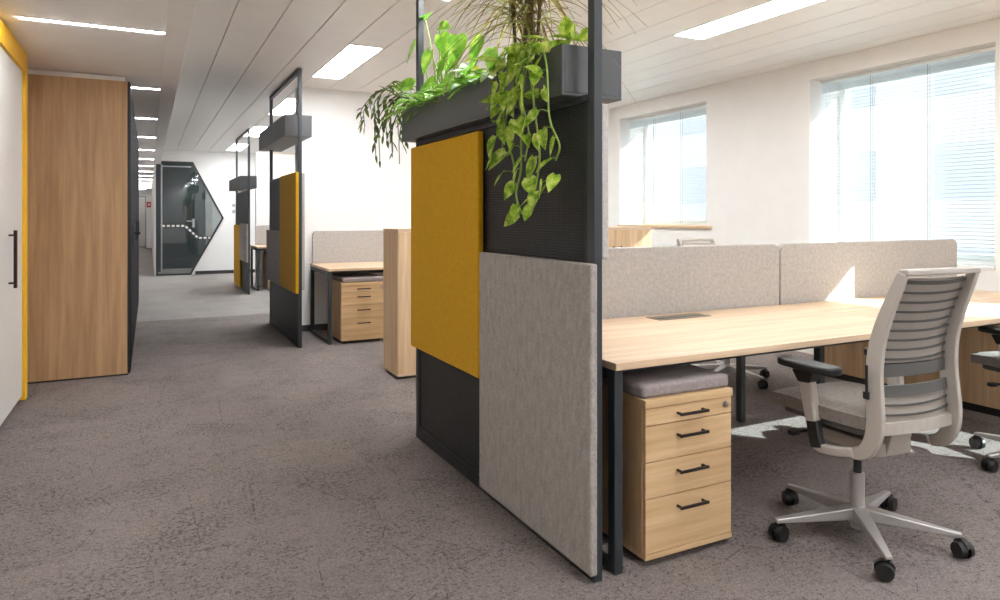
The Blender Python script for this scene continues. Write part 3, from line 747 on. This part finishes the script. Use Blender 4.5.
# upright broad leaved pothos at the far end of the box
px, pz = 1.43, 1.86
r0 = thing('broad_leaved_plant', 'bushy bright green plant with upright heart leaves at far end of near plant box', 'plant', (px,3.55,pz))
lf = MB(); stm = MB(); O = Vector((px,3.55,pz))
big = [(3.70,2.42,.15,.085,(-.2,-1,.12)),(3.49,2.31,.13,.07,(.1,-1,-.15)),(3.86,2.27,.17,.095,(-.3,.8,-.9)),
       (4.0,2.07,.23,.10,(-.2,1,.22)),(3.22,2.14,.13,.105,(-.1,-.3,-.9)),(3.33,2.05,.17,.09,(-.1,.9,-.5)),(3.55,2.22,.14,.09,(-.2,.5,-1)),
       (3.44,2.20,.14,.09,(.1,-.5,-1)),(3.62,2.14,.13,.08,(-.3,.1,-1)),(3.13,2.03,.15,.08,(-.1,-.9,.5)),(3.30,1.99,.2,.09,(-.1,-.9,.45)),
       (3.36,2.15,.12,.08,(-.2,-.9,-.5)),(3.66,2.0,.18,.09,(-.3,.8,-.3)),(3.18,1.96,.15,.08,(-.3,.5,-.3)),(3.52,1.98,.17,.09,(-.3,.9,.1)),(3.05,1.98,.13,.07,(-.2,-.6,.3)),
       (3.08,2.10,.14,.08,(-.2,.4,-.7)),(2.98,2.03,.13,.07,(-.2,-.3,-.8)),(3.26,2.10,.14,.085,(-.2,.6,-.7)),(3.16,2.0,.16,.09,(-.3,-.6,-.5)),(3.46,2.1,.15,.08,(-.3,-.5,.2)),
       (3.42,2.06,.13,.075,(-.3,.3,-.9)),(3.72,1.98,.14,.08,(-.4,-.5,-.2))]
for (Y, Z, L, Wd, d) in big:
    if Wd == 0: continue
    p = Vector((px+rv(-.05,.06), Y, Z)); base = Vector((px+rv(-.04,.04), 3.25+(Y-3.5)*.45+.15, pz-.02))
    d = Vector(d).normalized(); s = p - d*L*.45
    leaf(lf, s-O, d, TO_CAM+Vector((rv(-.6,.6),rv(-.6,.6),rv(.1,1.1))), L, Wd, .14, .28)
    mid = (base+s)/2 + Vector((rv(-.03,.03), rv(-.03,.03), .06))
    stm.tube(catmull([base-O, mid-O, s-O], 4), .0035, 5)
foliage(lf, 'leaves', 'leaf', r0); stm.build('stems', M['vine'], r0, smooth=60)
# low rim foliage
r0 = thing('creeping_plant', 'low pale green ground foliage spilling over the rim of the near plant box', 'plant', (px,3.35,pz)); O = Vector((px,3.35,pz)); lf = MB(); stm = MB()
for k in range(270):
    Y = rv(2.62,3.88); X = rv(1.30,1.50); base = Vector((X, Y, 1.87)); a = rv(0,2*PI)
    d = Vector((math.cos(a)-.5, math.sin(a), rv(.1,1.1))).normalized(); L = rv(.05,.12)
    s = base + d*rv(.02,.09); leaf(lf, s-O, d+Vector((0,0,-.3)), (rv(-.4,.2),rv(-.4,.2),1), L, L*rv(.3,.55), rv(.1,.5), .15, 'lance')
    stm.tube([base-O, (base+s)/2-O+Vector((0,0,.005)), s-O], .0015, 4)
foliage(lf, 'leaves', 'leaf', r0); stm.build('stems', M['vine'], r0)
# dusky strands hanging off the far end
r0 = thing('string_plant', 'dusky trailing plant with thin drooping strands at the far end of the near plant box', 'plant', (px,3.82,pz)); O = Vector((px,3.82,pz)); lf = MB(); stm = MB()
ends = [(4.56,1.86,2.06),(4.42,1.95,2.10),(4.36,1.76,2.03),(4.36,1.80,2.02),(4.28,1.66,2.0),(4.22,1.75,1.99),(4.16,1.62,1.98),(4.10,1.72,1.97),(4.05,1.66,1.95),(4.0,1.70,1.96),(3.96,1.76,1.95),(3.94,1.62,1.94),(4.2,1.88,2.05),(4.08,1.85,1.99),(3.9,1.58,1.93),(4.3,1.95,2.05)]
for k in range(19):
    e = ends[k % len(ends)]; jx = rv(-.12,.05); jy = rv(-.05,.05) if k >= len(ends) else 0; jz = rv(-.04,.08) if k >= len(ends) else 0
    b = Vector((px+jx*.5, 3.78+rv(-.08,.05), 1.87)); E_ = Vector((1.36+jx, e[0]-.10*max(0,e[0]-4.1)/.4+jy, e[1]+jz)); top = Vector(((b.x+E_.x)/2, b.y+(E_.y-b.y)*.55, e[2]))
    path = catmull([b-O, top-O, Vector((E_.x, E_.y-.01, (e[2]+E_.z)/2+.02))-O, E_-O], 5)
    stm.tube(path, .0028, 4)
    for i in range(2, len(path)):
        if rv(0,1) < .6:
            d = (path[i]-path[i-1]).normalized(); side = Vector((rv(-1,1),rv(-1,1),rv(-.5,.3)))
            leaf(lf, path[i], d+side*.7, (rv(-.5,.5),rv(-.5,.5),1), rv(.04,.065), rv(.016,.026), .2, .2, 'lance')
foliage(lf, 'leaves', 'leaf_dark', r0); stm.build('stems', M['leaf_dark'], r0)

# spiky dracaena
dx, dy = 1.46, 2.62
r0 = thing('spiky_plant', 'spiky plant with thin arching red edged blades in the near plant box', 'plant', (dx,dy,pz)); O = Vector((dx,dy,pz)); lf = MB(); stm = MB()
heads = []
for (a, b, c) in ((.0,.0,2.38),(-.03,.07,2.30),(.04,-.06,2.33),(.02,.04,2.16),(-.02,-.08,2.2)):
    p = Vector((dx+a, dy+b, c)); stm.tube(catmull([Vector((dx+a*.4,dy+b*.4,pz-.02))-O, Vector((dx+a*.8,dy+b*.9,(pz+c)/2))-O, p-O], 4), .008, 7); heads.append(p)
for h_ in heads:
    for k in range(42):
        a = rv(0,2*PI); el = rv(-.1,1.1); L = rv(.26,.52); z0 = rv(-.16,.03); s = h_+Vector((0,0,z0))
        d0 = Vector((math.cos(a)*math.cos(el), math.sin(a)*math.cos(el), math.sin(el))); pts = []
        for i in range(8):
            q = i/7; pts.append(s + d0*(L*q) - Vector((0,0,1))*(L*.75*q*q*(1.05-el*.35)))
        r = d0.cross(Vector((0,0,1))).normalized(); vs = []
        for i, p in enumerate(pts):
            w_ = .0062*(1-(i/7)**2*.93); vs += [p-O-r*w_, p-O-Vector((0,0,.0015)), p-O+r*w_]
        lf.add(vs, [(i*3+j, i*3+j+1, i*3+j+4, i*3+j+3) for i in range(7) for j in (0,1)])
foliage(lf, 'blades', 'leaf_drac', r0); stm.build('trunk', M['stem'], r0, smooth=60)

# trailing variegated pothos
qx, qy = 1.40, 2.42
r0 = thing('trailing_pothos', 'variegated pothos hanging down over the dark panel of the near divider', 'plant', (qx,qy,pz)); O = Vector((qx,qy,pz)); lf = MB(); stm = MB()
def vine(points, every, size, seedleaf=True):
    path = catmull([Vector((p[0], p[1]-(.05 if n_>1 else 0), p[2]))-O for n_, p in enumerate(points)], 7); stm.tube(path, .0038, 6)
    acc = 0
    for i in range(1, len(path)):
        acc += (path[i]-path[i-1]).length
        if acc > every:
            acc = 0; p = path[i]; out = Vector((-rv(.5,1), rv(-1,1), rv(-.25,.45))).normalized(); pet = p + out*rv(.02,.045)
            if (pet+O).x > 1.305 and (pet+O).z < 1.89: pet.x = 1.30-O.x
            stm.tube([p, (p+pet)/2+Vector((0,0,.006)), pet], .0018, 4)
            L = size*rv(.75,1.2); d = Vector((-rv(.05,.45), rv(-.75,.75), -rv(.25,1))).normalized()
            leaf(lf, pet, d, (-.8,rv(-1.2,.9),rv(-.2,1.1)), L, L*rv(.5,.72), rv(-.1,.3), rv(.15,.5))
rim = 1.90; fx = 1.285
V = [[(1.42,2.30,1.89),(1.32,2.24,1.93),(fx,2.20,1.80),(fx-.02,2.15,1.62),(fx-.01,2.10,1.52),(fx,2.14,1.47)],
     [(1.42,2.36,1.89),(1.32,2.36,1.93),(fx,2.38,1.78),(fx-.02,2.36,1.6),(fx-.01,2.38,1.45),(fx-.02,2.40,1.36),(fx-.02,2.36,1.29),(fx-.02,2.30,1.27),(fx-.02,2.24,1.33),(fx-.02,2.17,1.385),(fx-.02,2.08,1.40)],
     [(1.42,2.45,1.89),(1.32,2.45,1.93),(fx,2.46,1.80),(fx-.03,2.47,1.62),(fx-.01,2.44,1.48),(fx-.02,2.42,1.40)],
     [(1.42,2.5,1.89),(1.32,2.50,1.93),(fx,2.52,1.82),(fx-.01,2.53,1.70),(fx-.01,2.50,1.58)],
     [(1.42,2.4,1.89),(1.30,2.38,1.95),(fx-.02,2.30,1.82),(fx-.03,2.24,1.66),(fx-.02,2.22,1.50),(fx-.02,2.24,1.40),(fx-.02,2.28,1.30)],
     [(1.42,2.46,1.89),(1.31,2.50,1.94),(fx-.02,2.52,1.84),(fx-.02,2.50,1.68),(fx-.02,2.52,1.52)],
     [(1.42,2.33,1.89),(1.31,2.30,1.94),(fx-.03,2.28,1.86),(fx-.03,2.33,1.72),(fx-.02,2.30,1.58),(fx-.02,2.33,1.48)]]
for i, p in enumerate(V): vine(p, .060 if i in (0,3,5,6) else .066, .080)
for k in range(26):
    Y = rv(2.16,2.62); p = Vector((1.36+rv(-.06,.08), Y, 1.90+rv(0,.05)))-O
    if k % 2: p = Vector((1.30+rv(-.03,.0), rv(2.14,2.56), rv(1.64,1.92)))-O
    d = Vector((-rv(.2,1), rv(-.9,.9), rv(-.7,.3))).normalized(); L = rv(.07,.11); leaf(lf, p, d, (-.6,rv(-1,.8),rv(-.1,1.1)), L, L*rv(.5,.7), .15, .35)
for (Y, Z, L, d) in ((2.19,1.93,.10,(-.3,-.5,.35)),(2.24,1.96,.09,(-.2,-.2,.8)),(2.16,1.95,.09,(-.1,-.9,-.4)),(2.27,1.92,.08,(-.5,.3,.2))):
    p = Vector((1.43,Y,Z)); leaf(lf, p-O, d, (-.7,-.5,.4), L, L*.75, .1, .25); stm.tube([Vector((1.42,Y+.03,1.86))-O, p-O], .002, 4)
foliage(lf, 'leaves', 'leaf_pothos', r0); stm.build('vines', M['vine'], r0, smooth=60)
ly = MB()
for (Y, Z, L, W_, d) in ((2.40,1.94,.14,.10,(-.3,-.9,.15)),(3.0,2.02,.10,.05,(-.1,-1,-.1)),(2.9,1.97,.08,.04,(-.2,-1,-.5))):
    leaf(ly, Vector((1.36,Y+L*.5,Z))-O, d, (-.6,-.3,.8), L, W_, .1, .2)
o = foliage(ly, 'yellow_leaves', 'leaf_yel', r0); o['label'] = 'large yellow green leaves'
